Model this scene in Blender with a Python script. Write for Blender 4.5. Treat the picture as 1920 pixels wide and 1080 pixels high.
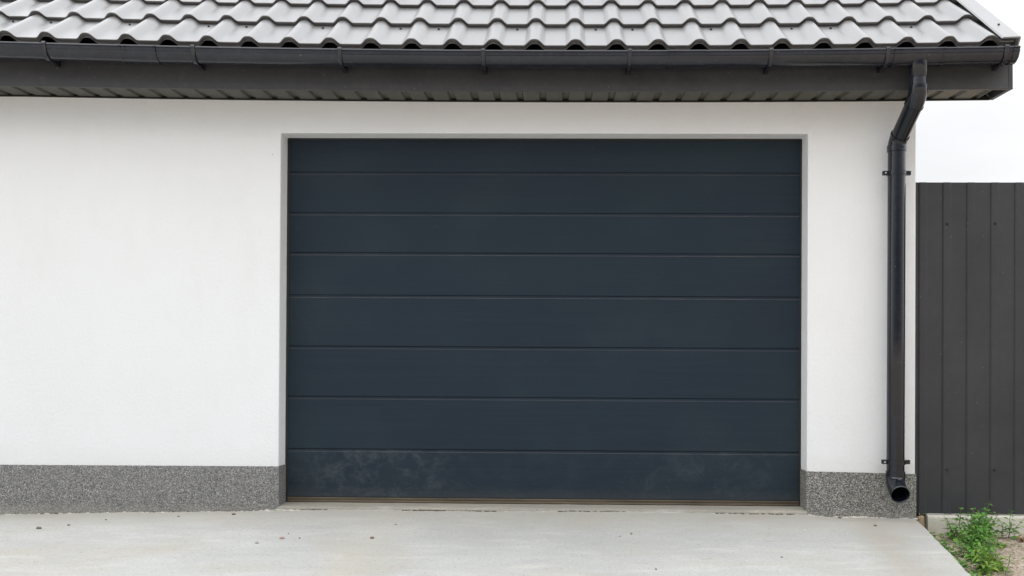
import bpy, bmesh, math, random
from mathutils import Vector, Matrix, noise
random.seed(7)
R = math.radians
for o in list(bpy.data.objects): bpy.data.objects.remove(o, do_unlink=True)
scene = bpy.context.scene
COL = scene.collection

# ------------------------------------------------------------ camera, sky, sun, exposure
YAW, PITCH, ROLL = 0.0175, 0.0065, 0.0055
cam_data = bpy.data.cameras.new('camera')
cam = bpy.data.objects.new('camera', cam_data); COL.objects.link(cam)
cam_data.sensor_fit = 'HORIZONTAL'; cam_data.sensor_width = 36.0
cam_data.lens = 1700.0/1920.0*36.0
cam_data.shift_x = -(1018.45-960.0)/1920.0
cam_data.shift_y = (631.25-540.0)/1920.0
cam_data.clip_start = 0.05; cam_data.clip_end = 2000
rx = Vector((math.cos(YAW), math.sin(YAW), 0))
fw = Vector((-math.sin(YAW)*math.cos(PITCH), math.cos(YAW)*math.cos(PITCH), math.sin(PITCH)))
up = rx.cross(fw)
r2 = math.cos(ROLL)*rx+math.sin(ROLL)*up; u2 = -math.sin(ROLL)*rx+math.cos(ROLL)*up
m = Matrix.Identity(4)
for i in range(3):
    m[i][0] = r2[i]; m[i][1] = u2[i]; m[i][2] = -fw[i]
m[0][3], m[1][3], m[2][3] = 0.0, -5.1505, 0.9404
cam.matrix_world = m
scene.camera = cam

SUN_EL, SUN_AZ = R(58), R(200)      # azimuth measured from +Y, clockwise: behind the camera, to its left
world = bpy.data.worlds.new('World'); scene.world = world; world.use_nodes = True
wt = world.node_tree; wt.nodes.clear()
wo = wt.nodes.new('ShaderNodeOutputWorld'); bg = wt.nodes.new('ShaderNodeBackground')
sky = wt.nodes.new('ShaderNodeTexSky'); sky.sky_type = 'NISHITA'; sky.sun_disc = False
sky.sun_elevation = SUN_EL; sky.sun_rotation = SUN_AZ; sky.dust_density = 4; sky.ozone_density = 1
tc = wt.nodes.new('ShaderNodeTexCoord'); sp = wt.nodes.new('ShaderNodeSeparateXYZ')
wt.links.new(tc.outputs['Generated'], sp.inputs[0])
ramp = wt.nodes.new('ShaderNodeValToRGB')      # cloud layer: bright, a little brighter overhead
e = ramp.color_ramp.elements
e.new(.5); e.new(.7)
e[0].position = 0.0; e[0].color = (10.6, 10.75, 10.9, 1)
e[1].position = .28; e[1].color = (12.4, 12.55, 12.75, 1)
e[2].position = .52; e[2].color = (21.5, 21.9, 22.5, 1)
e[3].position = 1.0; e[3].color = (32.0, 32.6, 33.6, 1)
wt.links.new(sp.outputs[2], ramp.inputs[0])
nz = wt.nodes.new('ShaderNodeTexNoise'); nz.inputs['Scale'].default_value = 2.2; nz.inputs['Detail'].default_value = 6
mp = wt.nodes.new('ShaderNodeMapping'); mp.inputs['Scale'].default_value = (1, 1, 3.5)
wt.links.new(tc.outputs['Generated'], mp.inputs[0]); wt.links.new(mp.outputs[0], nz.inputs[0])
mr = wt.nodes.new('ShaderNodeMapRange'); mr.inputs[1].default_value = .3; mr.inputs[2].default_value = .7
mr.inputs[3].default_value = .9; mr.inputs[4].default_value = 1.08
wt.links.new(nz.outputs[0], mr.inputs[0])
mul = wt.nodes.new('ShaderNodeVectorMath'); mul.operation = 'SCALE'
# invented sky weighting: brighter east and west, to lift the door reveals
x2 = wt.nodes.new('ShaderNodeMath'); x2.operation = 'MULTIPLY'; wt.links.new(sp.outputs[0], x2.inputs[0]); wt.links.new(sp.outputs[0], x2.inputs[1])
x3 = wt.nodes.new('ShaderNodeMath'); x3.operation = 'MULTIPLY_ADD'; wt.links.new(x2.outputs[0], x3.inputs[0]); x3.inputs[1].default_value = 1.2; x3.inputs[2].default_value = .66
def wm(op, a, b=None, clamp=False):
    n_ = wt.nodes.new('ShaderNodeMath'); n_.operation = op; n_.use_clamp = clamp
    for i_, v_ in enumerate((a, b)):
        if v_ is None: continue
        if isinstance(v_, (int, float)): n_.inputs[i_].default_value = v_
        else: wt.links.new(v_, n_.inputs[i_])
    return n_.outputs[0]
# invented darkening of the low sky behind the camera, to deepen the door top
bk = wm('MULTIPLY', sp.outputs[1], -1.0, True); lo = wm('SUBTRACT', 1.0, sp.outputs[2], True); lo = wm('MULTIPLY', lo, lo)
dk = wm('SUBTRACT', 1.0, wm('MULTIPLY', wm('MULTIPLY', bk, lo), .86), True)
x4 = wt.nodes.new('ShaderNodeMath'); x4.operation = 'MULTIPLY'; wt.links.new(x3.outputs[0], x4.inputs[0]); wt.links.new(mr.outputs[0], x4.inputs[1])
wt.links.new(ramp.outputs[0], mul.inputs[0]); wt.links.new(wm('MULTIPLY', x4.outputs[0], dk), mul.inputs['Scale'])
mix = wt.nodes.new('ShaderNodeMix'); mix.data_type = 'RGBA'; mix.inputs[0].default_value = 0.93
wt.links.new(sky.outputs[0], mix.inputs[6]); wt.links.new(mul.outputs[0], mix.inputs[7])
wt.links.new(mix.outputs[2], bg.inputs[0]); bg.inputs[1].default_value = 0.1
wt.links.new(bg.outputs[0], wo.inputs[0])

sd = bpy.data.lights.new('sun', 'SUN'); sd.energy = 0.6; sd.angle = R(50); sd.color = (1.0, .975, .94)
sun = bpy.data.objects.new('sun', sd); COL.objects.link(sun)
sdir = Vector((math.sin(SUN_AZ)*math.cos(SUN_EL), math.cos(SUN_AZ)*math.cos(SUN_EL), math.sin(SUN_EL)))
sun.rotation_euler = sdir.to_track_quat('Z', 'Y').to_euler()
vs = scene.view_settings
vs.view_transform = 'Standard'; vs.look = 'None'; vs.gamma = 1; vs.exposure = 0.04; vs.use_curve_mapping = False

# ------------------------------------------------------------ material helpers
class NT:
    def __init__(s, name):
        s.m = bpy.data.materials.new(name); s.m.use_nodes = True; s.t = s.m.node_tree
        s.b = s.t.nodes['Principled BSDF']; s.tc = s.t.nodes.new('ShaderNodeTexCoord')
    def n(s, typ, **kw):
        x = s.t.nodes.new(typ)
        for k, v in kw.items(): setattr(x, k, v)
        return x
    def l(s, a, b): s.t.links.new(a, b)
    def coords(s, scale=(1, 1, 1), rot=(0, 0, 0)):
        mp = s.n('ShaderNodeMapping'); mp.inputs['Scale'].default_value = scale; mp.inputs['Rotation'].default_value = rot
        s.l(s.tc.outputs['Object'], mp.inputs[0]); return mp.outputs[0]
    def noise(s, scale, detail=4, rough=.5, vec=(1, 1, 1), dist=0):
        x = s.n('ShaderNodeTexNoise'); x.inputs['Scale'].default_value = scale; x.inputs['Detail'].default_value = detail
        x.inputs['Roughness'].default_value = rough; x.inputs['Distortion'].default_value = dist
        s.l(s.coords(vec), x.inputs[0]); return x.outputs[0]
    def voro(s, scale, feature='F1', vec=(1, 1, 1)):
        x = s.n('ShaderNodeTexVoronoi', feature=feature); x.inputs['Scale'].default_value = scale
        s.l(s.coords(vec), x.inputs['Vector']); return x
    def rng(s, src, a, b, c=0., d=1.):
        x = s.n('ShaderNodeMapRange'); s.l(src, x.inputs[0])
        for i, v in enumerate((a, b, c, d)): x.inputs[i+1].default_value = v
        return x.outputs[0]
    def ramp(s, src, stops, interp='LINEAR'):
        x = s.n('ShaderNodeValToRGB'); x.color_ramp.interpolation = interp; e = x.color_ramp.elements
        while len(e) < len(stops): e.new(.5); e.new(.7)
        for q, (p, c) in zip(e, stops): q.position = p; q.color = (*c, 1)
        s.l(src, x.inputs[0]); return x.outputs[0]
    def mixc(s, f, a, b, mode='MIX'):
        x = s.n('ShaderNodeMix', data_type='RGBA', blend_type=mode)
        for inp, v in ((x.inputs[0], f), (x.inputs[6], a), (x.inputs[7], b)):
            if isinstance(v, (int, float)): inp.default_value = v
            elif isinstance(v, tuple): inp.default_value = (*v, 1)
            else: s.l(v, inp)
        return x.outputs[2]
    def math(s, op, a, b=0.):
        x = s.n('ShaderNodeMath', operation=op)
        for inp, v in ((x.inputs[0], a), (x.inputs[1], b)):
            if isinstance(v, (int, float)): inp.default_value = v
            else: s.l(v, inp)
        return x.outputs[0]
    def bump(s, h, strength=.3, dist=.01, chain=None):
        x = s.n('ShaderNodeBump'); x.inputs['Strength'].default_value = strength; x.inputs['Distance'].default_value = dist
        s.l(h, x.inputs['Height'])
        if chain is not None: s.l(chain, x.inputs['Normal'])
        return x.outputs[0]
    def axis(s, i):
        x = s.n('ShaderNodeSeparateXYZ'); s.l(s.tc.outputs['Object'], x.inputs[0]); return x.outputs[i]
    def fin(s, col=None, rough=None, bump=None, **kw):
        for inp, v in (('Base Color', col), ('Roughness', rough), ('Normal', bump)):
            if v is None: continue
            if isinstance(v, tuple): s.b.inputs[inp].default_value = (*v, 1)
            elif isinstance(v, (int, float)): s.b.inputs[inp].default_value = v
            else: s.l(v, s.b.inputs[inp])
        for k, v in kw.items(): s.b.inputs[k.replace('_', ' ')].default_value = v
        return s.m

def mat_plaster():
    t = NT('white_plaster')
    big = t.noise(.9, 5); col = t.mixc(t.rng(big, .35, .7), (.775, .788, .798), (.745, .756, .762))
    g = t.noise(7, 4, .6, (1, 1, .35)); col = t.mixc(t.math('MULTIPLY', t.rng(g, .5, .8), .16), col, (.66, .65, .62))
    sp = t.voro(5.5); sz = t.rng(sp.outputs['Distance'], .010, .022, 1, 0)
    sc = t.n('ShaderNodeSeparateColor'); t.l(sp.outputs['Color'], sc.inputs[0])
    keep = t.rng(sc.outputs[0], .80, .82); col = t.mixc(t.math('MULTIPLY', sz, keep), col, (.38, .36, .33))
    ft = t.rng(t.math('ADD', t.axis(2), t.math('MULTIPLY', t.noise(13, 5, .75), .16)), .27, .42, .30, 0); col = t.mixc(ft, col, (.60, .585, .55))
    sv = t.voro(60); qs = t.n('ShaderNodeSeparateColor'); t.l(sv.outputs['Color'], qs.inputs[0])
    dd = t.math('MULTIPLY', t.rng(sv.outputs['Distance'], .12, .26, 1, 0), t.rng(t.math('ADD', qs.outputs[0], t.rng(t.axis(2), .22, .9, .0, -.14)), .90, .93)); col = t.mixc(t.math('MULTIPLY', dd, .3), col, (.42, .40, .36))
    fine = t.noise(260, 3, .7); mid = t.noise(60, 3, .6); wav = t.noise(2.2, 2)
    b = t.bump(wav, .25, .02); b = t.bump(mid, .45, .006, b); b = t.bump(fine, .7, .003, b)
    return t.fin(col, .88, b)
def mat_plinth(dark):
    t = NT('mosaic_plaster_dark' if dark else 'mosaic_plaster')
    v = t.voro(235); sc = t.n('ShaderNodeSeparateColor'); t.l(v.outputs['Color'], sc.inputs[0])
    if dark: st = [(0, (.04, .04, .038)), (.20, (.10, .098, .09)), (.40, (.19, .187, .17)), (.66, (.33, .325, .295)), (.92, (.56, .55, .50))]
    else: st = [(0, (.055, .055, .053)), (.16, (.12, .12, .117)), (.36, (.205, .205, .20)), (.66, (.285, .285, .28)), (.93, (.50, .49, .47))]
    col = t.ramp(sc.outputs[0], st, 'CONSTANT')
    edge = t.rng(v.outputs['Distance'], .4, .8, 0, .5)
    col = t.mixc(edge, col, (.10, .10, .095))
    big = t.noise(4, 5, .6); col = t.mixc(t.rng(big, .35, .75, 0, .22), col, (.16, .155, .14))
    dz = t.rng(t.math('ADD', t.axis(2), t.math('MULTIPLY', t.noise(9, 4), .10)), .0, .06, .45, 0)
    col = t.mixc(dz, col, (.30, .28, .24))
    b = t.bump(t.math('SUBTRACT', 1., v.outputs['Distance']), .7, .003)
    return t.fin(col, .55, b)
def mat_metal(name, c, rough, spec=.5, tex=.15, dust=.0, orange=0., coat=0.):
    t = NT(name)
    n1 = t.noise(3, 5, .6); n2 = t.noise(90, 3, .6)
    cd = tuple(min(1, x*1.35+.004) for x in c)
    col = t.mixc(t.rng(n1, .35, .7, 0, .7), c, cd)
    if dust:
        n3 = t.noise(22, 6, .75); col = t.mixc(t.rng(n3, .48, .75, 0, dust), col, (.26, .255, .25))
        sp = t.voro(34); q = t.n('ShaderNodeSeparateColor'); t.l(sp.outputs['Color'], q.inputs[0])
        msk = t.math('MULTIPLY', t.rng(sp.outputs['Distance'], .05, .11, .6, 0), t.rng(q.outputs[0], .86, .88))
        col = t.mixc(msk, col, (.32, .30, .27))
    r = t.rng(n1, .3, .7, rough*.85, rough*1.2)
    b = t.bump(n2, tex, .0012); b = t.bump(n1, .12, .006, b)
    t.b.inputs['Specular IOR Level'].default_value = spec
    t.b.inputs['Coat Weight'].default_value = coat; t.b.inputs['Coat Roughness'].default_value = .2
    return t.fin(col, r, b)
def mat_roof():
    t = NT('roof_coating')
    n1 = t.noise(1.6, 5, .6); n2 = t.noise(160, 2); n3 = t.noise(14, 6, .7, (1, .5, .5))
    col = t.mixc(t.rng(n1, .3, .7), (.15, .15, .152), (.18, .18, .18))
    col = t.mixc(t.rng(n3, .52, .8, 0, .5), col, (.24, .237, .225))
    b = t.bump(n2, .10, .0012); b = t.bump(n1, .10, .01, b)
    t.b.inputs['IOR'].default_value = 2.25; t.b.inputs['Specular IOR Level'].default_value = .6
    return t.fin(col, t.rng(n3, .3, .8, .30, .42), b)
def mat_door(bottom=False):
    t = NT('door_coating_scuffed' if bottom else 'door_coating')
    n1 = t.noise(1.3, 4, .6); grain = t.noise(28, 4, .65, (.05, 1, 6)); fine = t.noise(420, 2, .6)
    col = t.mixc(t.rng(n1, .35, .7), (.0165, .0260, .0385), (.0180, .0305, .0415))
    col = t.mixc(t.rng(grain, .4, .75, 0, .25), col, (.035, .045, .052))
    sp = t.voro(26); q = t.n('ShaderNodeSeparateColor'); t.l(sp.outputs['Color'], q.inputs[0])
    msk = t.math('MULTIPLY', t.rng(sp.outputs['Distance'], .03, .07, .5, 0), t.rng(q.outputs[0], .93, .95))
    col = t.mixc(msk, col, (.18, .19, .19))
    dew = t.voro(300); dn = t.rng(t.noise(2.5, 3), .45, .7, 0, .35)
    col = t.mixc(t.math('MULTIPLY', t.rng(dew.outputs['Distance'], .2, .5, 1, 0), dn), col, (.055, .072, .072))
    if bottom:
        sc = t.noise(6.5, 8, .78, (1, 1, 1.2), .35); scr = t.noise(70, 5, .8, (.5, 1, 1), .3)
        x = t.axis(0)
        a1 = t.math('MULTIPLY', t.rng(x, -1.60, -1.35), t.rng(x, -.85, -.50, 1, 0))
        a2 = t.math('MULTIPLY', t.math('MULTIPLY', t.rng(x, .35, .75), t.rng(x, 1.15, 1.38, 1, 0)), .35)
        area = t.math('ADD', t.math('ADD', a1, a2), .16)
        s1 = t.math('MULTIPLY', t.rng(sc, .47, .76), t.rng(scr, .34, .66, .35, 1))
        col = t.mixc(t.math('MULTIPLY', t.math('MULTIPLY', s1, area), .42), col, (.17, .19, .20))
        sd_ = t.voro(95); q5 = t.n('ShaderNodeSeparateColor'); t.l(sd_.outputs['Color'], q5.inputs[0])
        dots = t.math('MULTIPLY', t.rng(sd_.outputs['Distance'], .10, .28, 1, 0), t.rng(t.math('ADD', q5.outputs[0], t.rng(t.axis(2), .03, .26, .0, -.30)), .80, .84))
        col = t.mixc(t.math('MULTIPLY', dots, .35), col, (.17, .165, .15))
        low = t.math('MULTIPLY', t.rng(t.math('ADD', t.axis(2), t.math('MULTIPLY', scr, .05)), .03, .13, 1, 0), .16); col = t.mixc(low, col, (.15, .14, .12))
    b = t.bump(grain, .22, .0015); b = t.bump(fine, .25, .0006, b)
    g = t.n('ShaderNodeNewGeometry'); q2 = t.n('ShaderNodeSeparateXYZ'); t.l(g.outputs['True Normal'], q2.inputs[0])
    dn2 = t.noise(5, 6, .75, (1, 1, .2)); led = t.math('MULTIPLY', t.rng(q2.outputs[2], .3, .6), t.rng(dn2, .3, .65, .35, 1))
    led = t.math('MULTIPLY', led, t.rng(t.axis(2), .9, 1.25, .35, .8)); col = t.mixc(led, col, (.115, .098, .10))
    t.b.inputs['Specular IOR Level'].default_value = .12
    return t.fin(col, .42, b)
def mat_concrete(name, c1, c2, drive=False):
    t = NT(name)
    n1 = t.noise(.8, 6, .6); n2 = t.noise(6, 6, .65, (.35, 1, 1)); n3 = t.noise(75, 6, .8); n4 = t.noise(2.6, 6, .7, (.5, 1, 1), .6)
    col = t.mixc(t.rng(n1, .36, .64), c1, c2)
    col = t.mixc(t.rng(n2, .42, .72, 0, .6), col, tuple(x*.74 for x in c1))
    col = t.mixc(t.rng(n4, .50, .68, 0, .62), col, (.41, .375, .31))
    col = t.mixc(t.rng(n3, .40, .68, 0, .5), col, tuple(x*.62 for x in c2))
    v = t.voro(42); q = t.n('ShaderNodeSeparateColor'); t.l(v.outputs['Color'], q.inputs[0])
    pits = t.math('MULTIPLY', t.rng(v.outputs['Distance'], .08, .24, 1, 0), t.rng(q.outputs[0], .76, .80))
    col = t.mixc(t.math('MULTIPLY', pits, .75), col, (.17, .16, .14))
    lite = t.math('MULTIPLY', t.rng(v.outputs['Distance'], .06, .2, 1, 0), t.rng(q.outputs[1], .93, .95))
    col = t.mixc(t.math('MULTIPLY', lite, .6), col, (.72, .70, .66))
    rough = .85
    v2 = t.voro(9, vec=(.6, 1, 1)); q3 = t.n('ShaderNodeSeparateColor'); t.l(v2.outputs['Color'], q3.inputs[0])
    dist2 = t.math('ADD', v2.outputs['Distance'], t.math('MULTIPLY', t.noise(30, 4, .7), .25))
    sp2 = t.math('MULTIPLY', t.rng(dist2, .20, .34, 1, 0), t.rng(q3.outputs[0], .62, .68))
    col = t.mixc(t.math('MULTIPLY', sp2, .5), col, (.33, .31, .26))
    st = t.noise(11, 5, .7, (.22, 1, 1), .3); col = t.mixc(t.rng(st, .55, .72, 0, .35), col, (.60, .595, .57))
    if drive:
        x, y = t.axis(0), t.axis(1)
        # wet rusty run below the spout: a line from (1.75,-.1) to (1.45,-1.3)
        wob = t.math('MULTIPLY', t.math('SUBTRACT', t.noise(3, 5, .7), .5), .35)
        d = t.math('ADD', t.math('SUBTRACT', x, t.math('ADD', 1.74, t.math('MULTIPLY', y, .16))), wob)
        run = t.math('MULTIPLY', t.rng(t.math('ABSOLUTE', d), .03, .17, 1, 0), t.rng(y, -1.8, -.8, .5, 1))
        col = t.mixc(t.math('MULTIPLY', run, .55), col, (.33, .30, .25))
        d2 = t.math('ADD', t.math('ADD', x, .93), wob)
        run2 = t.math('MULTIPLY', t.rng(t.math('ABSOLUTE', d2), .0, .22, 1, 0), t.rng(y, -1.6, -.2, 1, .5))
        col = t.mixc(t.math('MULTIPLY', run2, .38), col, (.44, .39, .30))
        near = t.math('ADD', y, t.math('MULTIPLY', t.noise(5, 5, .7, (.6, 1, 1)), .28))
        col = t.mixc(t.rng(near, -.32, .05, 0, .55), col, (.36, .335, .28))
    b = t.bump(n2, .25, .012); b = t.bump(n3, .30, .004, b); b = t.bump(t.noise(240, 3, .7), .3, .0015, b); b = t.bump(t.math('SUBTRACT', 1., pits), .35, .004, b)
    return t.fin(col, rough, b)
def mat_soil():
    t = NT('sandy_soil')
    n1 = t.noise(2.5, 6, .65); n2 = t.noise(18, 6, .7); n3 = t.noise(90, 4, .7)
    col = t.mixc(t.rng(n1, .3, .7), (.80, .67, .54), (.66, .54, .42))
    col = t.mixc(t.rng(n2, .46, .68, 0, .65), col, (.36, .28, .21))
    col = t.mixc(t.rng(n3, .55, .8, 0, .5), col, (.68, .61, .53))
    v = t.voro(24, 'DISTANCE_TO_EDGE'); cr = t.math('MULTIPLY', t.rng(v.outputs['Distance'], .0, .07, 1, 0), t.rng(n1, .38, .5))
    col = t.mixc(t.math('MULTIPLY', cr, .6), col, (.15, .11, .08))
    b = t.bump(n2, .9, .05); b = t.bump(n3, .9, .02, b)
    return t.fin(col, .95, b)
def mat_leaf(name, a, b_):
    t = NT(name); g = t.n('ShaderNodeNewGeometry')
    col = t.mixc(g.outputs['Random Per Island'], a, b_)
    n = t.noise(60, 3); col = t.mixc(t.rng(n, .4, .8, 0, .3), col, tuple(x*.6 for x in a))
    t.b.inputs['Subsurface Weight'].default_value = .0
    t.b.inputs['Transmission Weight'].default_value = 0
    tr = t.n('ShaderNodeBsdfTranslucent'); t.l(col, tr.inputs[0])
    mx = t.n('ShaderNodeMixShader'); mx.inputs[0].default_value = .3
    t.fin(col, .5, None)
    t.l(t.b.outputs[0], mx.inputs[1]); t.l(tr.outputs[0], mx.inputs[2])
    t.l(mx.outputs[0], t.t.nodes['Material Output'].inputs[0])
    return t.m
def mat_simple(name, c, rough=.7, var=.25, scale=20, bump=.2, vec=(1, 1, 1)):
    t = NT(name); n = t.noise(scale, 5, .65, vec)
    col = t.mixc(t.rng(n, .3, .7), tuple(x*(1-var) for x in c), tuple(min(1, x*(1+var)) for x in c))
    return t.fin(col, rough, t.bump(n, bump, .004))

M = dict(
    plaster=mat_plaster(), plinth=mat_plinth(False), plinth_dark=mat_plinth(True), roof=mat_roof(),
    gutter=mat_metal('gutter_plastic', (.016, .0175, .025), .13, .48, .04, .05),
    pipe=mat_metal('downpipe_plastic', (.0055, .0075, .013), .09, .48, .015, .03),
    fascia=mat_metal('fascia_sheet', (.040, .040, .042), .5, .35, .30, .08),
    soffit=mat_metal('soffit_sheet', (.058, .058, .046), .5, .3, .15, .10),
    fence=mat_metal('fence_sheet', (.0335, .0345, .038), .5, .3, .10, .03),
    dark=mat_simple('dark_rubber', (.012, .012, .011), .6),
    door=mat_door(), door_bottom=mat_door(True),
    seal=mat_simple('dusty_rubber_seal', (.085, .066, .042), .8, .4, 12, .3, (.3, 1, 4)),
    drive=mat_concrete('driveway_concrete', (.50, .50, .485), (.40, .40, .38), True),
    threshold=mat_concrete('threshold_concrete', (.33, .315, .27), (.27, .255, .215)),
    beam=mat_concrete('beam_concrete', (.58, .55, .49), (.48, .45, .38)),
    soil=mat_soil(), leaf=mat_leaf('weed_leaf', (.07, .22, .035), (.20, .40, .07)),
    leaf2=mat_leaf('sprout_leaf', (.13, .27, .04), (.26, .38, .06)), leaf_red=mat_leaf('reddish_leaf', (.30, .10, .07), (.36, .17, .10)),
    stem=mat_simple('weed_stem', (.10, .17, .05), .6), moss=mat_leaf('yellow_moss', (.24, .27, .04), (.40, .38, .09)),
    wood=mat_simple('weathered_wood', (.34, .25, .16), .85, .3, 25, .5, (6, 1, .5)),
    dark_crumb=mat_simple('dark_crumbs', (.10, .095, .07), .95, .4, 90), crumb=mat_simple('mortar', (.50, .48, .43), .9, .25), screw=mat_simple('dark_screw', (.02, .02, .02), .5),
    zinc=mat_simple('zinc_screw', (.45, .45, .46), .35), back=mat_simple('underlay', (.012, .012, .011), .9),
    stone_dark=mat_simple('dark_stone', (.13, .12, .10), .85, .35, 60), stone_red=mat_simple('red_stone', (.34, .20, .17), .85, .3, 60),
    stone_brown=mat_simple('brown_stone', (.17, .12, .07), .85, .35, 60), stone_grey=mat_simple('grey_stone', (.30, .29, .27), .85, .3, 60),
)

# ------------------------------------------------------------ mesh helpers
class MB:
    def __init__(s): s.v = []; s.f = []
    def add(s, vs, fs):
        k = len(s.v); s.v += [tuple(v) for v in vs]; s.f += [tuple(i+k for i in f) for f in fs]
    def box(s, x0, x1, y0, y1, z0, z1):
        s.add([(x, y, z) for x in (x0, x1) for y in (y0, y1) for z in (z0, z1)],
              [(0, 1, 3, 2), (4, 6, 7, 5), (0, 4, 5, 1), (2, 3, 7, 6), (0, 2, 6, 4), (1, 5, 7, 3)])
    def prism_x(s, poly, x0, x1):            # poly in (y, z)
        n = len(poly)
        s.add([(x0, y, z) for y, z in poly]+[(x1, y, z) for y, z in poly],
              [tuple(range(n))[::-1], tuple(range(n, 2*n))]+[(i, (i+1) % n, n+(i+1) % n, n+i) for i in range(n)])
    def prism_y(s, poly, y0, y1):            # poly in (x, z)
        n = len(poly)
        s.add([(x, y0, z) for x, z in poly]+[(x, y1, z) for x, z in poly],
              [tuple(range(n)), tuple(range(n, 2*n))[::-1]]+[(i, n+i, n+(i+1) % n, (i+1) % n) for i in range(n)])
    def grid(s, rows, closed=False):
        k = len(s.v); nr, nc = len(rows), len(rows[0])
        for r in rows: s.v += [tuple(p) for p in r]
        for i in range(nr-1):
            for j in range(nc-(0 if closed else 1)):
                a = k+i*nc+j; b = k+i*nc+(j+1) % nc
                s.f.append((a, b, b+nc, a+nc))
    def tube(s, pts, rad, seg=24, caps=True):
        pts = [Vector(p) for p in pts]
        if not isinstance(rad, (list, tuple)): rad = [rad]*len(pts)
        rows = []; t0 = (pts[1]-pts[0]).normalized()
        nrm = t0.orthogonal().normalized()
        for i, p in enumerate(pts):
            a = (pts[min(i+1, len(pts)-1)]-pts[max(i-1, 0)]).normalized()
            nrm = (nrm-a*nrm.dot(a)).normalized(); b = a.cross(nrm)
            rows.append([p+(nrm*math.cos(2*math.pi*k/seg)+b*math.sin(2*math.pi*k/seg))*rad[i] for k in range(seg)])
        k = len(s.v); s.grid(rows, True)
        if caps:
            s.f.append(tuple(range(k, k+seg))[::-1]); e = len(s.v); s.f.append(tuple(range(e-seg, e)))
    def blob(s, c, r, sx=1, sy=1, sz=1, seed=0):
        bm = bmesh.new(); bmesh.ops.create_icosphere(bm, subdivisions=2, radius=1)
        o = Vector((seed*3.1, seed*1.7, seed*.9)); vs = []
        for v in bm.verts:
            d = v.co.normalized(); k = 1+.55*noise.noise(d*1.3+o)
            vs.append((c[0]+d.x*r*sx*k, c[1]+d.y*r*sy*k, c[2]+d.z*r*sz*k))
        s.add(vs, [[v.index for v in f.verts] for f in bm.faces]); bm.free()
    def build(s, name, mat, parent=None, smooth=None, bevel=0, solid=0, recalc=True):
        me = bpy.data.meshes.new(name); me.from_pydata(s.v, [], s.f); me.update()
        if recalc:
            bm = bmesh.new(); bm.from_mesh(me); bmesh.ops.recalc_face_normals(bm, faces=bm.faces); bm.to_mesh(me); bm.free()
        o = bpy.data.objects.new(name, me); COL.objects.link(o); me.materials.append(M[mat])
        if smooth is not None:
            me.shade_smooth(); me.set_sharp_from_angle(angle=R(smooth))
        if solid:
            md = o.modifiers.new('s', 'SOLIDIFY'); md.thickness = solid; md.offset = 0
        if bevel:
            md = o.modifiers.new('b', 'BEVEL'); md.width = bevel; md.segments = 2; md.limit_method = 'ANGLE'; md.angle_limit = R(40)
        if parent: o.parent = parent
        return o
def tag(o, label=None, cat=None, group=None, kind=None):
    for k, v in (('label', label), ('category', cat), ('group', group), ('kind', kind)):
        if v: o[k] = v
    return o
def empty(name, loc=(0, 0, 0)):
    o = bpy.data.objects.new(name, None); COL.objects.link(o); o.location = loc; return o
def frange(a, b, n): return [a+(b-a)*i/(n-1) for i in range(n)]

# ------------------------------------------------------------ the setting: ground, driveway, threshold
def base_z(x):                                # height of the slab where it meets the wall
    pts = [(-8, -.075), (-3.2, -.062), (-1.75, -.026), (-1.55, -.016), (0, -.012), (1.35, -.016), (1.5, -.030), (2.1, -.040), (9, -.05)]
    for (a, za), (b, zb) in zip(pts, pts[1:]):
        if x <= b: return za+(zb-za)*(x-a)/(b-a)
    return -.05
def drive_z(x, y):
    k = min(1, max(0, -y/.5)); z = base_z(x)*(1-k)+(-.03)*k + .03*y
    return z+.004*noise.noise(Vector((x*1.3, y*2, 0)))+.0016*noise.noise(Vector((x*7, y*11, 3)))
def edge_x(y): return 2.004+.182*(y+.03)+.012*noise.noise(Vector((y*3, 1, 0)))+.006*noise.noise(Vector((y*17, 5, 0)))
mb = MB(); ys = []
y = .03
while y > -14: ys.append(y); y -= .004 if y > -.05 else .012 if y > -.1 else (.025 if y > -1.6 else .25)
rows = []
for y in ys:
    x1_ = edge_x(y); r = []
    for i in range(601):
        u = i/600; x = -7+(x1_+7)*u
        z = drive_z(x, y)
        if y > -.03 and y <= -.0: z += .003*noise.noise(Vector((x*40, y*40, 0)))
        if -1.58 < x < 1.39 and y > -.04:
            yc = -.020+.005*noise.noise(Vector((x*5, 0, 9)))+.003*noise.noise(Vector((x*30, 0, 9)))
            m_ = max(0, min(1, (noise.noise(Vector((x*4.5, 3, 9)))+.22)*5+noise.noise(Vector((x*40, 3, 9)))))
            z -= .014*m_*max(0, 1-abs(y-yc)/.006)
        elif y > -.012: z -= .006*max(0, noise.noise(Vector((x*12, 3, 5))))
        r.append((x, y, z))
    r += [(x1_+.004, y, r[-1][2]-.006), (x1_+.012, y, r[-1][2]-.05), (x1_+.012, y, -.75)]
    rows.append(r)
mb.grid(rows)
tag(mb.build('driveway', 'drive', smooth=50), kind='structure')

X0, X1, DY = -1.5964, 1.4036, .128
mb = MB(); rows = []
for yy, zz in ((.28, .0), (.1, .0), (.03, .0), (.004, -.001), (-.006, -.006), (-.010, -.014), (-.011, -.06)):
    rows.append([(x, yy-.006*abs(noise.noise(Vector((x*6, 2, 0))))*(yy < .02)-.004*noise.noise(Vector((x*25, 7, 0)))*(yy < .02), zz+.0015*noise.noise(Vector((x*9, yy*9, 0)))) for x in frange(X0, X1, 240)])
mb.grid(rows); tag(mb.build('threshold', 'threshold', smooth=60), kind='structure')

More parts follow.
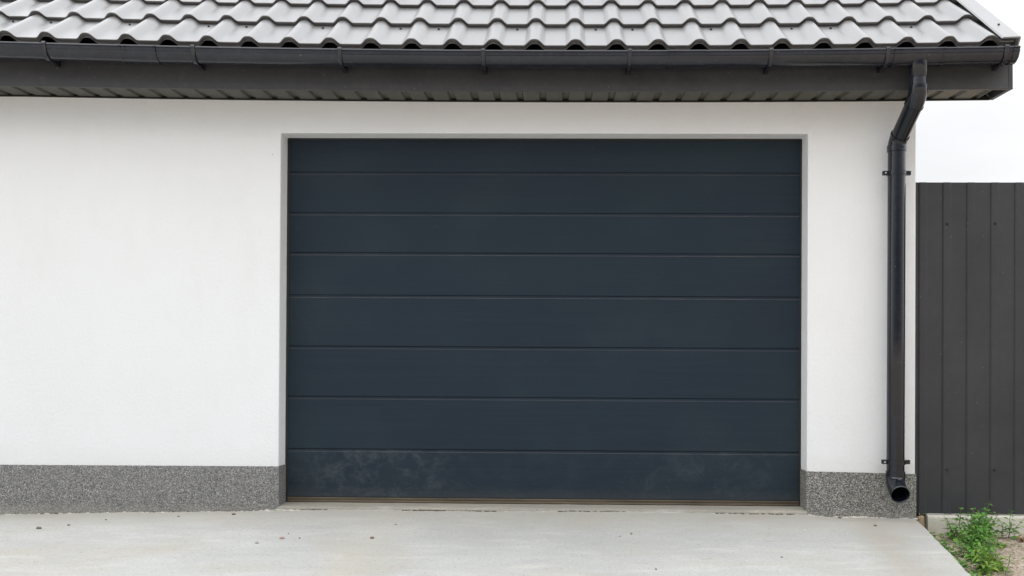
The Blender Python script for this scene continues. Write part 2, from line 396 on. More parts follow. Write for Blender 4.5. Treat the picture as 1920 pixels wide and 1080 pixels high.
def soil_z(x, y):
    z = -.132-.01*max(0, -y)+.012*noise.noise(Vector((x*4, y*4, 0)))+.011*noise.noise(Vector((x*14, y*14, 1)))+.008*noise.noise(Vector((x*38, y*38, 2)))
    d = x-edge_x(y)
    if 0 < d < .12 and y > -1.6: z += .02*(1-d/.12)
    return z
xs = [-600, -200, -60, -20, -9, -4, 0]+frange(1.2, 3.6, 200)+[4.5, 7, 12, 30, 80, 200, 600]
yy_ = [-600, -200, -60, -20, -9, -4]+frange(-2.2, .3, 200)+[1, 4, 9, 20, 60, 200, 600]
mb = MB(); mb.grid([[(x, y, soil_z(x, y) if 1.2 <= x <= 3.6 and -2.2 <= y <= .3 else -.16-(.2 if (x < 1.2 and y < .3 and y > -20 and x > -9) else 0)) for x in xs] for y in yy_])
tag(mb.build('ground', 'soil', smooth=60), kind='structure')

# ------------------------------------------------------------ the garage
G = empty('garage', (0, 0, 0))
tag(G, 'white plastered garage with grey tiled roof and wide dark sectional door', 'garage')
XL, XR, YB = -5.2, 2.011, 6.2
TAN = .2144/.286; COS = .286/.3574; SIN = .2144/.3574
EY, EZ, TL = -.30, 2.532, .3574               # eave line of the tiles: y, z of the pan, course length
def roof_z(y): return EZ+(y-EY)*TAN if y < 3.1 else EZ+(3.1-EY)*TAN-(y-3.1)*TAN
def sag(x, c=.0047):
    d = max(-3.3, min(2.6, x-.2)); return c*d*d
mb = MB()
outline = [(XL, -.4), (X0, -.4), (X0, 2.130), (X1, 2.130), (X1, -.4), (XR, -.4), (XR, 2.56), (XL, 2.56)]
mb.prism_y(outline, 0, .30)
wall = mb.build('wall', 'plaster', G, bevel=.006)
for xa, xb in ((XR-.302, XR-.002), (XL+.002, XL+.302)):
    mb = MB(); mb.prism_x([(.29, -.4), (YB-.3, -.4), (YB-.3, 2.5), (3.1, roof_z(3.1)-.08), (.29, roof_z(.29)-.08)], xa, xb); mb.build('side_wall', 'plaster', G)
mb = MB(); mb.box(XL, XR, YB-.3, YB, -.4, 2.5); mb.build('rear_wall', 'plaster', G)
# plinth: mosaic plaster band, wraps into the door reveal and round the corner
def plinth(x0, x1, ztop, z_rev, mat, ya=-.005, yb=.126):
    mb = MB(); n = max(2, int((x1-x0)/.012))
    xs_ = frange(x0, x1, n)
    top = [ztop(x)+.0016*noise.noise(Vector((x*45, 1, 0)))+.001*noise.noise(Vector((x*130, 4, 0))) for x in xs_]
    rf = [[(x, ya-.001*noise.noise(Vector((x*30, q*9, 3))), -.3+(z+.3)*q) for x, z in zip(xs_, top)] for q in (0, .5, .75, .9, 1)]
    rf.append([(x, ya+.004, z+.001) for x, z in zip(xs_, top)]); rf.append([(x, yb, z_rev) for x in xs_]); rf.append([(x, yb, -.3) for x in xs_])
    mb.grid(rf)
    for s_ in (0, -1):
        k = len(mb.v); mb.v += [tuple(r[s_]) for r in rf]; mb.f.append(tuple(range(k, k+len(rf))))
    return mb.build('plinth', mat, G, smooth=40)
plinth(XL-.004, X0+.004, lambda x: .225+(x+1.6)*.002 if x < -1.6 else .226, .222, 'plinth')
p2 = plinth(X1-.004, XR+.004, lambda x: .221-.010*(x-X1)/.6, .219, 'plinth_dark')
p2['label'] = 'darker mosaic plaster plinth right of the door'
mb = MB(); mb.box(XR-.01, XR+.003, .127, YB, -.3, .212); mb.build('plinth', 'plinth_dark', G)

# roof
PITCH_X = .2198; CR0 = -2.997
def wave(x):
    t = ((x-CR0)/PITCH_X+.5) % 1.0-.5
    a = abs(t)/.265
    return .034*(.5+.5*math.cos(math.pi*a**1.45)) if a < 1 else 0.
XA, XE = CR0-11*PITCH_X+.11, 2.405
nx = int((XE-XA)/PITCH_X*20); xs_ = frange(XA, XE, nx)
def roof_pt(x, s, n):
    return (x, EY+s*COS-n*SIN, EZ-.022+s*SIN+n*COS+sag(x)*(1-min(1, s/6)))
mb = MB(); STEP = .024; N = 12
rows = []
def row(s, n, wmul=1.0): rows.append([roof_pt(x, s, n+wave(x)*wmul) for x in xs_])
row(.024, -.004); row(.006, -.0055); row(.005, -.003); row(.019, .001)
for i in range(N):
    s0 = i*TL; jit = .0006*math.sin(i*2.3)
    if i: row(s0+.021, 0)
    row(s0+.0015, STEP-.003+jit); row(s0+.0030, STEP+jit)
    row(s0+.5*TL, STEP*.5); row(s0+TL-.004, .0008)
mb.grid(rows)
roof = mb.build('roof', 'roof', G, smooth=32)
# far slope
mb = MB(); mb.prism_x([(3.15, roof_z(3.1)+.03), (YB+.3, roof_z(YB+.3)+.03), (YB+.3, roof_z(YB+.3)+.0), (3.15, roof_z(3.1))], XA, XE); mb.build('rear_slope', 'roof', G)
# underlay and batten below the sheet: the dark hollow under each wave
mb = MB(); mb.prism_x([(-.21, EZ-.045), (3.1, roof_z(3.1)-.055), (3.1, roof_z(3.1)-.075), (-.21, EZ-.075)], XL-.1, 2.40); mb.build('underlay', 'back', roof)
# screws
SCREWS = [-3.131, -2.915, -2.451, -1.988, -1.776, -1.345, -0.901, -0.688, -0.24, 0.204, 0.398, 0.84, 1.301, 1.517, 1.976]
for x in SCREWS:
    k = round((x-CR0)/PITCH_X-.5); x = CR0+(k+.5)*PITCH_X+((x-CR0)/PITCH_X-.5-k)*PITCH_X*.5
    mb = MB(); s = TL-.042; n0 = .004
    a = Vector(roof_pt(x, s, n0)); b = Vector(roof_pt(x, s, n0+.002)); c = Vector(roof_pt(x, s, n0+.008)); d = Vector(roof_pt(x, s, n0+.0085))
    mb.tube([a, b], .008, 12); mb.tube([b, c, d], [.0052, .0052, .003], 6); mb.build('roof_screw', 'screw', roof)
# verge trim on the gable edge
mb = MB()
prof = [(2.318, .036), (2.322, .044), (2.410, .046), (2.416, .040), (2.416, -.085), (2.410, -.085), (2.410, .038), (2.322, .036)]
rw = []
for s in (-.035, -.03, 1.2, 2.4, 4.24): rw.append([roof_pt(x, s, n+STEP*.6) for x, n in prof])
mb.grid([list(r) for r in rw], True)
k = len(mb.v); mb.v += rw[0]; mb.f.append(tuple(range(k, k+8)))
vt = mb.build('verge_trim', 'roof', roof, smooth=30)
for s in (.16, 1.1, 2.1):
    mb = MB(); a = [Vector(roof_pt(2.372, s, n+STEP*.6)) for n in (.044, .047, .052)]
    mb.tube(a, [.007, .007, .0045], 8); mb.build('roof_screw', 'screw', roof)
# soffit: profiled sheet, ribs run from fascia to wall
mb = MB(); SP = .1275; prof = []
x = -5.3
while x < 2.40:
    for dx, dz in ((0, 0), (.082, 0), (.090, .011), (.115, .011), (.1235, 0)):
        if x+dx < 2.415: prof.append((x+dx, dz))
    x += SP
mb.grid([[(x, yy, 2.314+dz+sag(x, .0028)) for x, dz in prof] for yy in (-.203, -.1, -.004)])
mb.grid([[(x, yy, 2.314+dz+.002+sag(x, .0028)) for x, dz in prof] for yy in (-.203, -.004)])
soffit = mb.build('soffit', 'soffit', G, recalc=False)
# side soffit strip past the wall corner and the lining of the gable overhang
mb = MB(); mb.grid([[(x, .004, 2.330+sag(x, .0028)) for x in (2.0, 2.2, 2.415)], [(x, 3.1, 2.330+sag(x, .0028)+3.1*TAN) for x in (2.0, 2.2, 2.415)]]); mb.build('gable_soffit', 'soffit', G)
# wall angle: thin dark trim where soffit meets wall
mb = MB(); xs2 = frange(-5.3, 2.417, 60)
mb.grid([[(x, yy, z+sag(x, .0028)) for x in xs2] for yy, z in ((.0, 2.3125), (-.012, 2.3125), (-.012, 2.3075), (.0, 2.3075))])
mb.build('soffit_trim', 'back', soffit, solid=.001)
mb = MB(); mb.grid([[(x, yy, z+sag(x, .0028)) for x in xs2] for yy, z in ((-.003, 2.309), (-.003, 2.331))]); mb.build('rib_shade_strip', 'back', soffit)  # near-black strip added as the shade inside the soffit rib ends
# fascia
mb = MB()
cs = [(-.202, 2.318), (-.202, 2.309), (-.2225, 2.3085), (-.2235, 2.312), (-.2215, 2.317), (-.2195, 2.50), (-.19, 2.50)]
mb.grid([[(x, yy, z+sag(x, .0028)) for x in frange(-5.3, 2.442, 90)] for yy, z in cs])
fascia = mb.build('fascia', 'fascia', G, smooth=30)
# bargeboard closing the gable end of the eaves box
mb = MB(); zb = 2.3085+sag(2.44, .0028)
def top(y): return 2.55+(y+.2235)*TAN
mb.prism_x([(-.2225, zb), (.0, zb), (3.1, zb+3.1*TAN), (3.1, top(3.1)), (-.2225, top(-.2225))], 2.418, 2.4415)
mb.build('bargeboard', 'fascia', G, bevel=.0015)

# gutter
GY, GR = -.302, .0625
def gut(x): return 2.4725+sag(x)
def gprof(off=0.):
    p = []
    r = GR+off
    p += [(r-.006, .007), (r-.002, .0145), (r+.003, .0140), (r+.0060, .0100), (r+.0062, .006), (r+.001, .0035), (r+.001, -.012), (r-.0015, -.014)]
    for a in range(14, 171, 6):
        rr = r-.0015 if a < 30 else r-.002
        p.append((math.cos(R(a))*rr, -math.sin(R(a))*rr))
    p += [(-r, .0), (-r, .010)]
    return p                                   # (toward the viewer, up)
def gsweep(x0, x1, off, n=2, t=.0022):
    mb = MB(); rows = []
    outer = gprof(off); inner = [(a*(1-t/GR)-0, b+(.0 if b > 0 else t*.9)) for a, b in gprof(off-.0)][::-1]
    inner = [(a, b) for a, b in inner if b < .004]
    loop = outer+inner
    for x in frange(x0, x1, n): rows.append([(x, GY-a, gut(x)+b) for a, b in loop])
    mb.grid(rows, True)
    for r in (rows[0], rows[-1]):
        for i in range(len(loop)//2-1):
            k = len(mb.v); mb.v += [r[i], r[i+1], r[-2-i], r[-1-i]]; mb.f.append((k, k+1, k+2, k+3))
    return mb
gutter = gsweep(-5.3, 2.395, 0, 100).build('gutter', 'gutter', G, smooth=35)
for xa, xb in ((-2.358, -2.16), (.569, .763), (1.755, 2.023)):
    mb = gsweep(xa, xb, .0028, 4)
    b2 = gsweep(xa+.0, xa+.012, .0050); mb.add(b2.v, b2.f); b2 = gsweep(xb-.012, xb, .0050); mb.add(b2.v, b2.f)
    b2 = gsweep(xa+.03, xa+.036, .0042); mb.add(b2.v, b2.f)
    mb.build('gutter_joint', 'gutter', gutter, smooth=35)
def bracket(x):
    mb = MB(); w = .011; g0 = gut(x)
    path = [(.050, .018), (.062, .0195), (.0705, .018), (.0735, .010), (.0705, .003)]+[(math.cos(R(a))*(GR+.0050), -math.sin(R(a))*(GR+.0050)) for a in range(6, 176, 8)]
    path += [(-GR-.006, .002), (-GR-.014, .004)]
    t = .003; rows = []
    for i, (a, b) in enumerate(path):
        a0, b0 = path[max(0, i-1)]; a1, b1 = path[min(len(path)-1, i+1)]
        d = Vector((a1-a0, b1-b0)).normalized(); nx_, nz_ = -d.y, d.x
        if i > 4: nx_, nz_ = (Vector((a, b)).normalized()).x, (Vector((a, b)).normalized()).y
        rows.append([(x-w, GY-a, g0+b), (x-w*.8, GY-(a+nx_*t), g0+b+nz_*t), (x+w*.8, GY-(a+nx_*t), g0+b+nz_*t), (x+w, GY-a, g0+b)])
    mb.grid(rows, True)
    # arm that carries the hook back onto the fascia
    mb.box(x-.0125, x+.0125, -.2405, -.2225, g0-.075, g0-.010)
    mb.box(x-.007, x+.007, -.262, -.2405, g0-.073, g0-.052)
    return mb.build('gutter_bracket', 'gutter', gutter, smooth=40)
for x in (-4.36, -3.56, -2.76, -1.959, -1.174, -.41, .366, 1.11, 1.722, 2.339): bracket(x)
mb = MB(); pr = gprof(.004); xx = 2.409
mb.grid([[(x, GY-a, gut(x)+b) for a, b in pr] for x in (2.375, xx-.004)]+[[(xx, GY-a*.95, gut(xx)+b*.95) for a, b in pr]])
k = len(mb.v); mb.v += [(xx, GY-a*.95, gut(xx)+b*.95) for a, b in pr]; mb.f.append(tuple(range(k, k+len(pr))))
mb.build('end_cap', 'gutter', gutter, smooth=35)

# downpipe
def arc(p0, p1, p2, n=7, k=.5):
    p0, p1, p2 = map(Vector, (p0, p1, p2)); return [(1-t)**2*p0+2*t*(1-t)*p1+t*t*p2 for t in frange(0, 1, n)]
PR = .0475
TOPX, BOTX, PY = 1.904, 1.872, -.080
pipe_mb = MB(); pipe_mb.tube([(BOTX+.001, PY, 2.035), (BOTX, PY, 1.2), (BOTX-.001, PY, .20)], PR, 40)
down = pipe_mb.build('downpipe', 'pipe', G, smooth=40)
mb = MB(); mb.tube([(TOPX, GY, 2.470), (TOPX, GY, 2.445), (TOPX, GY, 2.365), (TOPX, GY, 2.360), (TOPX, GY, 2.305)], [.052, .0500, .0445, .0415, .0415], 40)
mb.build('outlet', 'pipe', down, smooth=30)
mb = MB(); mb.tube([(TOPX, GY, 2.358), (TOPX, GY, 2.356), (TOPX, GY, 2.318), (TOPX, GY, 2.316)], [.0415, .0435, .0435, .0415], 40)
cl = mb.build('collar', 'gutter', down, smooth=30)
A = Vector((TOPX, GY, 2.265)); B = Vector((BOTX+.006, PY, 2.076)); d = (B-A).normalized()
e1 = arc(A+Vector((0, 0, .052)), A+Vector((0,0,.006)), A+d*.062, 12)
mb = MB(); mb.tube([e1[0]+Vector((0, 0, .001))]+e1, [PR+.001]*13, 40); mb.tube([e1[-1]-d*.006, e1[-1]-d*.0055, e1[-1]+d*.004, e1[-1]+d*.0045], [PR, PR+.0035, PR+.0035, PR], 40)
mb.build('elbow', 'pipe', down, smooth=40)
mb = MB(); mb.tube([e1[-1]-d*.01, B-d*.025], PR-.0005, 40); mb.build('offset_pipe', 'pipe', down, smooth=40)
e2 = arc(B-d*.034, B, (BOTX+.002, PY, 2.040), 10)
mb = MB(); mb.tube(e2, PR+.002, 40); mb.tube([e2[0]-d*.004, e2[0]-d*.0035, e2[0]+d*.006, e2[0]+d*.0065], [PR, PR+.0045, PR+.0045, PR], 40)
mb.build('elbow', 'pipe', down, smooth=40)
mb = MB(); mb.tube([(BOTX+.001, PY, 2.048), (BOTX+.001, PY, 2.046), (BOTX+.001, PY, 2.012), (BOTX+.001, PY, 2.010)], [PR, PR+.0045, PR+.0045, PR], 40)
mb.tube([(BOTX+.014, PY-PR-.001, 2.03), (BOTX+.014, PY-PR-.008, 2.03)], .004, 8)
mb.build('collar', 'pipe', down, smooth=30)
def clip(z):
    mb = MB(); r = PR+.002; rows = []
    for a in frange(0, 360, 41)[:-1]:
        c_, s_ = math.cos(R(a)), math.sin(R(a))
        rows.append([(BOTX+c_*q, PY+s_*q, zz) for q, zz in ((r-.001, z-.012), (r+.003, z-.012), (r+.003, z+.012), (r-.001, z+.012))])
    rows.append(rows[0]); mb.grid(rows, True)
    for sg in (-1, 1):
        xa, xb = sorted((BOTX+sg*(r-.002), BOTX+sg*(r+.026)))
        mb.box(xa, xb, PY-.011, PY-.004, z-.0115, z+.0115); mb.box(xa, xb, PY+.004, PY+.011, z-.0115, z+.0115)
        xa, xb = sorted((BOTX+sg*(r+.020), BOTX+sg*(r+.026))); mb.box(xa, xb, PY-.012, PY+.012, z-.010, z+.010)
    mb.tube([(BOTX, PY+PR, z), (BOTX, .02, z)], .006, 10)
    o = mb.build('pipe_clip', 'pipe', down, smooth=30)
    return o
clip(1.893); clip(.289)
for z in (1.893, .289):
    mb = MB()
    mb.tube([(BOTX-PR-.017, PY-.011, z), (BOTX-PR-.017, PY-.017, z)], .0045, 6)
    mb.build('clip_screw', 'zinc', down)
zc = .235
mb = MB(); mb.tube([(BOTX-.001, PY, zc+.004), (BOTX-.001, PY, zc+.002), (BOTX-.001, PY, zc-.040), (BOTX-.001, PY, zc-.043)], [PR, PR+.0042, PR+.0042, PR], 40)
mb.build('collar', 'pipe', down, smooth=30)
S0 = Vector((BOTX-.001, PY, .212)); S1 = Vector((BOTX-.006, PY, .158)); S2 = Vector((BOTX-.012, -.185, .123))
pts = arc(S0, S1, S2, 12)
mb = MB(); mb.tube(pts, [PR+.0015]*12, 40, caps=False)
# notch the bottom of the lip slightly: rough cut edge
nv = len(mb.v)
mb.build('spout', 'pipe', down, smooth=50, solid=.003)

# ------------------------------------------------------------ garage door
JZ = [1.933, 1.695, 1.461, 1.212, .913, .619, .312]    # joint heights, top to bottom
D0, D1 = X0+.014, X1-.011
zt = 2.123
edges_z = [zt]+JZ+[.030]
door = None
droot = MB()
# backing leaf (the part itself), panels are its sub-parts
droot.box(X0-.03, X1+.03, DY+.030, DY+.070, -.02, 2.16)
door = droot.build('garage_door', 'dark', G)
tiltj = [.000, .0, .001, .0005, 0, 0, 0, 0, 0]
for i in range(8):
    za, zb = edges_z[i], edges_z[i+1]
    yo = DY+.002+(0, .0006, .0, .0008, .0002, .0007, .0, .0005)[i]
    mb = MB()
    prof = []                                            # front face from top to bottom
    if i > 0: prof += [(yo+.028, za-.0016), (yo+.009, za-.0016), (yo+.0045, za-.0016), (yo+.0040, za-.0125), (yo+.0005, za-.0160), (yo, za-.0172)]
    else: prof += [(yo+.028, za), (yo+.001, za), (yo, za-.001)]
    for q in (.25, .5, .75): prof.append((yo-.0006*math.sin(q*math.pi)*((i % 3)-1), za+(zb-za)*q))
    prof += [(yo, zb+.0042), (yo+.0025, zb+.0004), (yo+.028, zb+.0004)]
    rows = []
    for x in frange(D0, D1, 60):
        rows.append([(x, y+.0005*noise.noise(Vector((x*1.2, z*1.5, i*3))), z+.0006*noise.noise(Vector((x*.8, i, 0)))) for y, z in prof])
    mb.grid(rows)
    for r in (rows[0], rows[-1]):
        k = len(mb.v); mb.v += r; mb.f.append(tuple(range(k, k+len(r))))
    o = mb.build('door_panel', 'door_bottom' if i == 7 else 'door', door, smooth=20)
    if i == 7: o['label'] = 'bottom panel with pale dusty scuff marks'
mb = MB()
mb.grid([[(x, yy, zz+.0008*noise.noise(Vector((x*5, zz*30, 0)))) for x in frange(D0-.006, D1+.006, 80)] for yy, zz in ((DY+.03, .0305), (DY+.001, .0300), (DY-.001, .024), (DY+.002, .014), (DY+.0005, .010), (DY-.002, .006), (DY+.001, .0005), (DY+.03, .0))])
mb.build('bottom_seal', 'seal', door, smooth=30)
for xa, xb in ((X0-.002, D0+.001), (D1-.001, X1+.002)):
    mb = MB(); mb.box(xa, xb, DY-.002, DY+.029, -.005, 2.132); mb.build('side_seal', 'dark', door)
mb = MB(); mb.box(D0, D1, DY-.003, DY+.029, 2.119, 2.134); mb.build('top_seal', 'dark', door)

# ------------------------------------------------------------ fence
F = empty('metal_fence', (2.1, .05, -.03)); FO = Vector((2.1, .05, -.03))
tag(F, 'dark grey corrugated metal fence on a concrete base right of the garage', 'fence')
def fb(mb, name, mat, parent=F, **kw):
    mb.v = [tuple(Vector(v)-FO) for v in mb.v]; return mb.build(name, mat, parent, **kw)
RP = .1345; xs_f = []; prof = [(2.004, 0)]
x = 2.163-3*RP
prof_one = [(0, 0), (.002, .0030), (.0045, .0), (.010, -.0052), (.044, -.0052), (.0515, .0), (.095, .0)]
while x < 7:
    for dx, dy in prof_one:
        if 2.006 < x+dx < 7: prof.append((x+dx, dy))
    x += RP
mb = MB()
mb.grid([[(x, .014+dy+.002*noise.noise(Vector((x*2, z*1.2, 0))), z+(.0018*(x-2)*.8 if z > 1 else 0)) for x, dy in prof] for z in (-.012, .3, .6, .9, 1.2, 1.5, 1.859)])
sheet = fb(mb, 'fence_sheet', 'fence', solid=.0012)
for px, pz in ((2.191, 1.624), (2.460, 1.627), (2.192, .236), (2.459, .237), (2.75, 1.63), (3.0, 1.63)):
    mb = MB(); mb.tube([(px, .0095, pz), (px, .0045, pz)], .0065, 10); mb.tube([(px, .0045, pz), (px, -.0005, pz)], .0042, 6); fb(mb, 'fence_screw', 'screw')
mb = MB()
for z in (.25, 1.63): mb.box(2.02, 7, .022, .052, z-.02, z+.02)
fb(mb, 'rail', 'fence')
for px in (2.035, 4.6, 6.9):
    mb = MB(); mb.box(px-.02, px+.02, .054, .094, -.3, 1.8); fb(mb, 'post', 'fence')
# concrete base beam with uneven faces
mb = MB(); ring = [(.12, -.35), (.12, -.030), (.11, -.024), (.016, -.023), (.006, -.028), (.002, -.04), (.0, -.35)]
xsb = frange(2.085, 7, 260)
rows = [[(x, y+.003*noise.noise(Vector((x*5, z*8, 2)))+.0015*noise.noise(Vector((x*30, z*30, 2))), z+(.0025*noise.noise(Vector((x*8, y*9, 0))) if z > -.1 else 0)) for y, z in ring] for x in xsb]
mb.grid(rows, True); k = len(mb.v); mb.v += rows[0]; mb.f.append(tuple(range(k, k+len(ring))))
fb(mb, 'concrete_base', 'beam', smooth=50)

# wooden offcut wedged between driveway and fence base
w = MB(); w.box(-.018, .018, -.010, .010, -.12, .0)
wo_ = w.build('wood_offcut', 'wood', bevel=.002); wo_.location = (2.047, .015, -.030); wo_.rotation_euler = (R(4), R(-9), R(20))
tag(wo_, 'short brown wooden offcut wedged between driveway edge and fence base', 'wood offcut')

# ------------------------------------------------------------ weeds
def leaf(mb, p, d, L, W, droop=.3, nup=None):
    d = d.normalized(); s = d.cross(Vector((0, 0, 1)))
    if s.length < .01: s = Vector((1, 0, 0))
    s.normalize(); u = s.cross(d)
    roll = random.uniform(-.5, .5); s2 = s*math.cos(roll)+u*math.sin(roll); u = s2.cross(d); s = s2
    rows = []
    for t, w in ((0, .06), (.18, .62), (.38, 1.), (.6, .82), (.82, .40), (1, .02)):
        c = p+d*(L*t)-Vector((0, 0, 1))*(droop*L*t*t)
        k = W*w*.5; rows.append([c-s*k+u*k*.35, c, c+s*k+u*k*.35])
    k = len(mb.v); mb.v += [tuple(q) for r in rows for q in r]
    for i in range(5):
        for j in range(2): a = k+i*3+j; mb.f.append((a, a+1, a+4, a+3))
def plant(name, x, y, stems, label, cat, group=None, leafmat='leaf', zoff=0):
    z = soil_z(x, y)-.004+zoff
    root = empty(name, (x, y, z)); tag(root, label, cat, group)
    sm, lm = MB(), MB()
    for (dx, dy, lx, ly, H, n, L) in stems:
        p = Vector((dx, dy, 0)); pts = [p.copy()]; N_ = 7
        for i in range(1, N_+1):
            t = i/N_; pts.append(p+Vector((lx*t*t+.006*math.sin(t*7+dx*90), ly*t*t+.005*math.cos(t*6+dy*80), H*t)))
        sm.tube(pts, [max(.0009, .0024*(1-.6*i/N_)) for i in range(N_+1)], 6)
        ang = random.uniform(0, 6.28)
        for k in range(n):
            t = .12+.86*(k+random.random()*.5)/n; i = min(N_-1, int(t*N_)); q = pts[i].lerp(pts[i+1], t*N_-i)
            for sd_ in (0, math.pi):
                if random.random() < .08: continue
                a = ang+sd_+random.uniform(-.35, .35); el = random.uniform(.05, .7)+(.5 if t > .9 else 0)
                ll = L*(1.15-.55*t)*random.uniform(.7, 1.2)
                dirv = Vector((math.cos(a)*math.cos(el), math.sin(a)*math.cos(el), math.sin(el)))
                pe = q+dirv*ll*.22; sm.tube([q, pe], .0007, 4)
                leaf(lm, pe, dirv, ll, ll*random.uniform(.42, .58), random.uniform(.15, .7))
            ang += 1.75
    sm.build('stem', 'stem', root, smooth=60); lm.build('foliage', leafmat, root, smooth=60, recalc=False)
    return root
rnd = random.Random(3)
def stems(n, spread, h0, h1, leaves, L, lean=.05):
    return [(rnd.uniform(-spread, spread), rnd.uniform(-spread, spread), rnd.uniform(-lean, lean), rnd.uniform(-lean, lean), rnd.uniform(h0, h1), leaves, L*rnd.uniform(.85, 1.15)) for _ in range(n)]
GW = 'leafy weeds growing between driveway and fence'
plant('weed_plant', 2.355, -.09, [(0, 0, .025, -.02, .215, 10, .052), (-.03, -.02, -.02, -.02, .17, 9, .050), (.02, -.03, .03, -.01, .15, 8, .046), (-.05, .0, -.03, 0, .14, 7, .046), (.01, -.02, .0, -.03, .13, 7, .05)],
      'tallest green weed reaching up over the concrete fence base', 'weed', GW)
plant('weed_plant', 2.265, -.17, stems(11, .055, .10, .18, 8, .050), 'bushy green weed left of the tallest weed before the fence base', 'weed', GW)
plant('weed_plant', 2.155, -.16, stems(5, .03, .10, .15, 5, .046, .06), 'thin green weed with few leaves nearest the garage corner', 'weed', GW)
plant('weed_plant', 2.19, -.34, stems(13, .065, .08, .16, 7, .050), 'dense green weed at mid length of the driveway edge', 'weed', GW)
plant('weed_plant', 2.12, -.55, stems(13, .07, .07, .14, 7, .048), 'low spreading green weed leaning over the driveway edge', 'weed', GW)
plant('weed_plant', 2.07, -.78, stems(13, .065, .06, .12, 7, .044), 'light green weed clump closest to the camera at the bottom edge', 'weed', GW, 'leaf2')
plant('weed_plant', 2.49, -.09, [(0, 0, .02, 0, .15, 7, .044), (.02, -.02, .04, -.02, .12, 6, .042), (-.03, 0, -.04, -.01, .12, 6, .044), (-.01, -.02, .0, -.03, .08, 5, .044)],
      'small separate green weed at right edge of the photo', 'weed', GW)
plant('weed_plant', 2.535, -.155, stems(4, .02, .02, .045, 3, .035, .03), 'small weed with reddish leaves on the sandy soil', 'weed', GW, 'leaf_red')
plant('weed_plant', 2.36, -.27, stems(6, .025, .02, .05, 3, .034, .04), 'tiny yellow green seedling alone on bare soil right of the clump', 'weed', GW, 'leaf2')
# little sprouts and moss: uncountable ground cover
mb = MB()
for _ in range(420):
    a = random.random()
    x = edge_x(0)+random.random()**2*.22+.03; y = -1.3*random.random()
    x = edge_x(y)+.02+abs(random.gauss(0, .07))
    z = soil_z(x, y)
    for k in range(3):
        an = random.uniform(0, 6.28); dv = Vector((math.cos(an), math.sin(an), random.uniform(.3, 1.3)))
        leaf(mb, Vector((x, y, z)), dv, random.uniform(.012, .028), random.uniform(.007, .013), .3)
for _ in range(60):
    x = random.uniform(2.2, 2.7); y = random.uniform(-.9, -.1); z = soil_z(x, y)
    for k in range(3):
        an = random.uniform(0, 6.28); dv = Vector((math.cos(an), math.sin(an), random.uniform(.3, 1.)))
        leaf(mb, Vector((x, y, z)), dv, random.uniform(.008, .018), random.uniform(.005, .01), .3)
tag(mb.build('ground_sprouts', 'leaf', smooth=60, recalc=False), 'low green sprouts along the driveway edge', 'ground cover', kind='stuff')
mb = MB()
for _ in range(900):
    x = random.choice((random.uniform(2.02, 2.10), random.uniform(2.2, 2.75), random.uniform(2.45, 2.75)))
    y = random.uniform(.045, .10); z = -.026 if x > 2.085 else -.04
    an = random.uniform(0, 6.28); dv = Vector((math.cos(an), math.sin(an), random.uniform(.2, 1.6)))
    leaf(mb, Vector((x, y, z)), dv, random.uniform(.006, .018), random.uniform(.004, .008), .3)
tag(mb.build('moss', 'moss', smooth=60, recalc=False), 'yellow green moss and grass in the gap under the fence', 'moss', kind='stuff')

# ------------------------------------------------------------ loose bits
mb = MB()
for i in range(150):
    x = random.uniform(-4.6, X0) if random.random() < .7 else random.uniform(X1, XR)
    r = random.uniform(.002, .006)*(1 if random.random() < .85 else 1.8)
    y = -.006-abs(random.gauss(0, .012)); mb.blob((x, y, drive_z(x, y)+r*.1), r, random.uniform(1.2, 3), 1, .6, i)
for i in range(22):
    x = random.uniform(X0, X1); r = random.uniform(.0015, .004)
    y = -.016-abs(random.gauss(0, .02)); mb.blob((x, y, drive_z(x, y)+r*.1), r, random.uniform(1.2, 3), 1, .6, i)
for (x, y, r) in ((-1.56, -.03, .011), (-1.52, -.035, .013), (-1.48, -.03, .008), (1.78, -.02, .007), (1.62, -.018, .009), (1.5, -.42, .004), (1.3, -.35, .004), (1.25, -.37, .003), (-.62, -.12, .004), (-.55, -.13, .004)):
    mb.blob((x, y, drive_z(x, y)), r, 2.4, 1, .35, x)
tag(mb.build('mortar_crumbs', 'crumb', smooth=60), 'pale mortar crumbs along the foot of the wall', 'mortar crumbs', kind='stuff')
mb = MB()  # dark crumbs drawing the crack line along threshold and wall foot
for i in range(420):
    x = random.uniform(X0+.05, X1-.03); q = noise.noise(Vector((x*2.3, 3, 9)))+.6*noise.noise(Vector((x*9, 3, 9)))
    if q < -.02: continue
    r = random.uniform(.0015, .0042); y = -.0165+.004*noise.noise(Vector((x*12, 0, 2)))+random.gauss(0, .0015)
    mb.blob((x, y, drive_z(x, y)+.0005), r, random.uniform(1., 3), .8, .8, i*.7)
for i in range(500):
    x = random.uniform(-4.6, X0) if random.random() < .75 else random.uniform(X1, XR)
    if noise.noise(Vector((x*3, 8, 9))) < .0: continue
    r = random.uniform(.0015, .004); y = -.007-abs(random.gauss(0, .002)); mb.blob((x, y, drive_z(x, y)+.0005), r, random.uniform(1., 3), .8, .7, i*.7)
tag(mb.build('joint_crumbs', 'dark_crumb', smooth=60), 'dark crumbs along the joint between driveway and wall', 'dark_crumb', kind='stuff')
mb = MB()
for i in range(420):
    y = -random.random()*1.3; x = random.uniform(edge_x(y)+.02, 2.9); r = random.uniform(.002, .008)*(1 if random.random() < .9 else 1.6)
    mb.blob((x, y, soil_z(x, y)+r*.2), r, random.uniform(.8, 1.5), 1, .7, i)
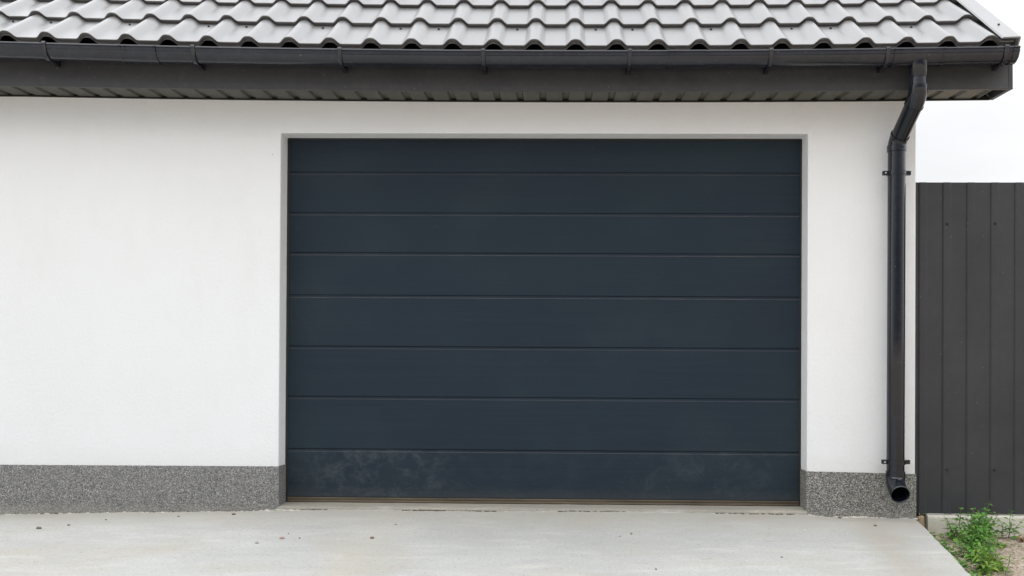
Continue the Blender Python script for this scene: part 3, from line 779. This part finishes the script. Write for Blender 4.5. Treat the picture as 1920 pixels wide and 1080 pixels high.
tag(mb.build('soil_clods', 'soil', smooth=60), 'small clods and grit lying on the sandy soil', 'soil clods', kind='stuff')
PEB = [(-2.707, -.462, .013, 'stone_dark', 'largest dark pebble at the far left of the driveway'),
       (-2.598, -.373, .007, 'stone_dark', 'small dark pebble right of the largest dark pebble at left'),
       (-2.471, -.229, .006, 'stone_dark', 'small flat dark pebble near the plinth at left'),
       (-2.111, -.136, .006, 'stone_dark', 'dark chip close under the left plinth'),
       (-1.816, -.10, .011, 'stone_brown', 'dark brown pebble beside the plinth left of the door'),
       (-1.48, -.716, .011, 'stone_grey', 'rounded grey pebble left of the reddish stone'),
       (-1.381, -.627, .011, 'stone_red', 'reddish brick chip on the driveway before the left door jamb'),
       (-1.379, -.527, .005, 'stone_dark', 'tiny dark chip just behind the reddish brick chip'),
       (-1.297, -.613, .005, 'stone_dark', 'tiny dark chip just right of the reddish brick chip'),
       (-.932, -.61, .010, 'stone_brown', 'dark brown pebble before the left part of the door'),
       (-.864, -.33, .008, 'stone_grey', 'grey pebble behind the dark brown pebble before the door'),
       (.317, -.519, .006, 'stone_grey', 'flat grey chip before the middle of the door, left of a pair'),
       (.378, -.471, .007, 'stone_brown', 'brown pebble before the middle of the door, right of a pair'),
       (.436, -1.107, .006, 'stone_brown', 'brown pebble at bottom edge of the photo right of centre'),
       (1.708, -.231, .008, 'stone_dark', 'dark pebble on the concrete before the downpipe spout'),
       (1.044, -.899, .006, 'stone_dark', 'dark pebble before the right part of the door'),
       (.689, -.677, .005, 'stone_grey', 'small grey pebble between the door middle and its right end'),
       (1.575, -.04, .010, 'stone_dark', 'dark pebble touching the plinth right of the door')]
for i, (x, y, r, mt, lab) in enumerate(PEB):
    mb = MB(); mb.blob((0, 0, 0), r*.85, 1.25, .85, .65, i*1.37+.5)
    o = mb.build('pebble', mt, smooth=60); o.location = (x, y, drive_z(x, y)+r*.35); o.rotation_euler = (0, 0, i*1.1)
    tag(o, lab, 'pebble', 'pebbles scattered on the driveway')
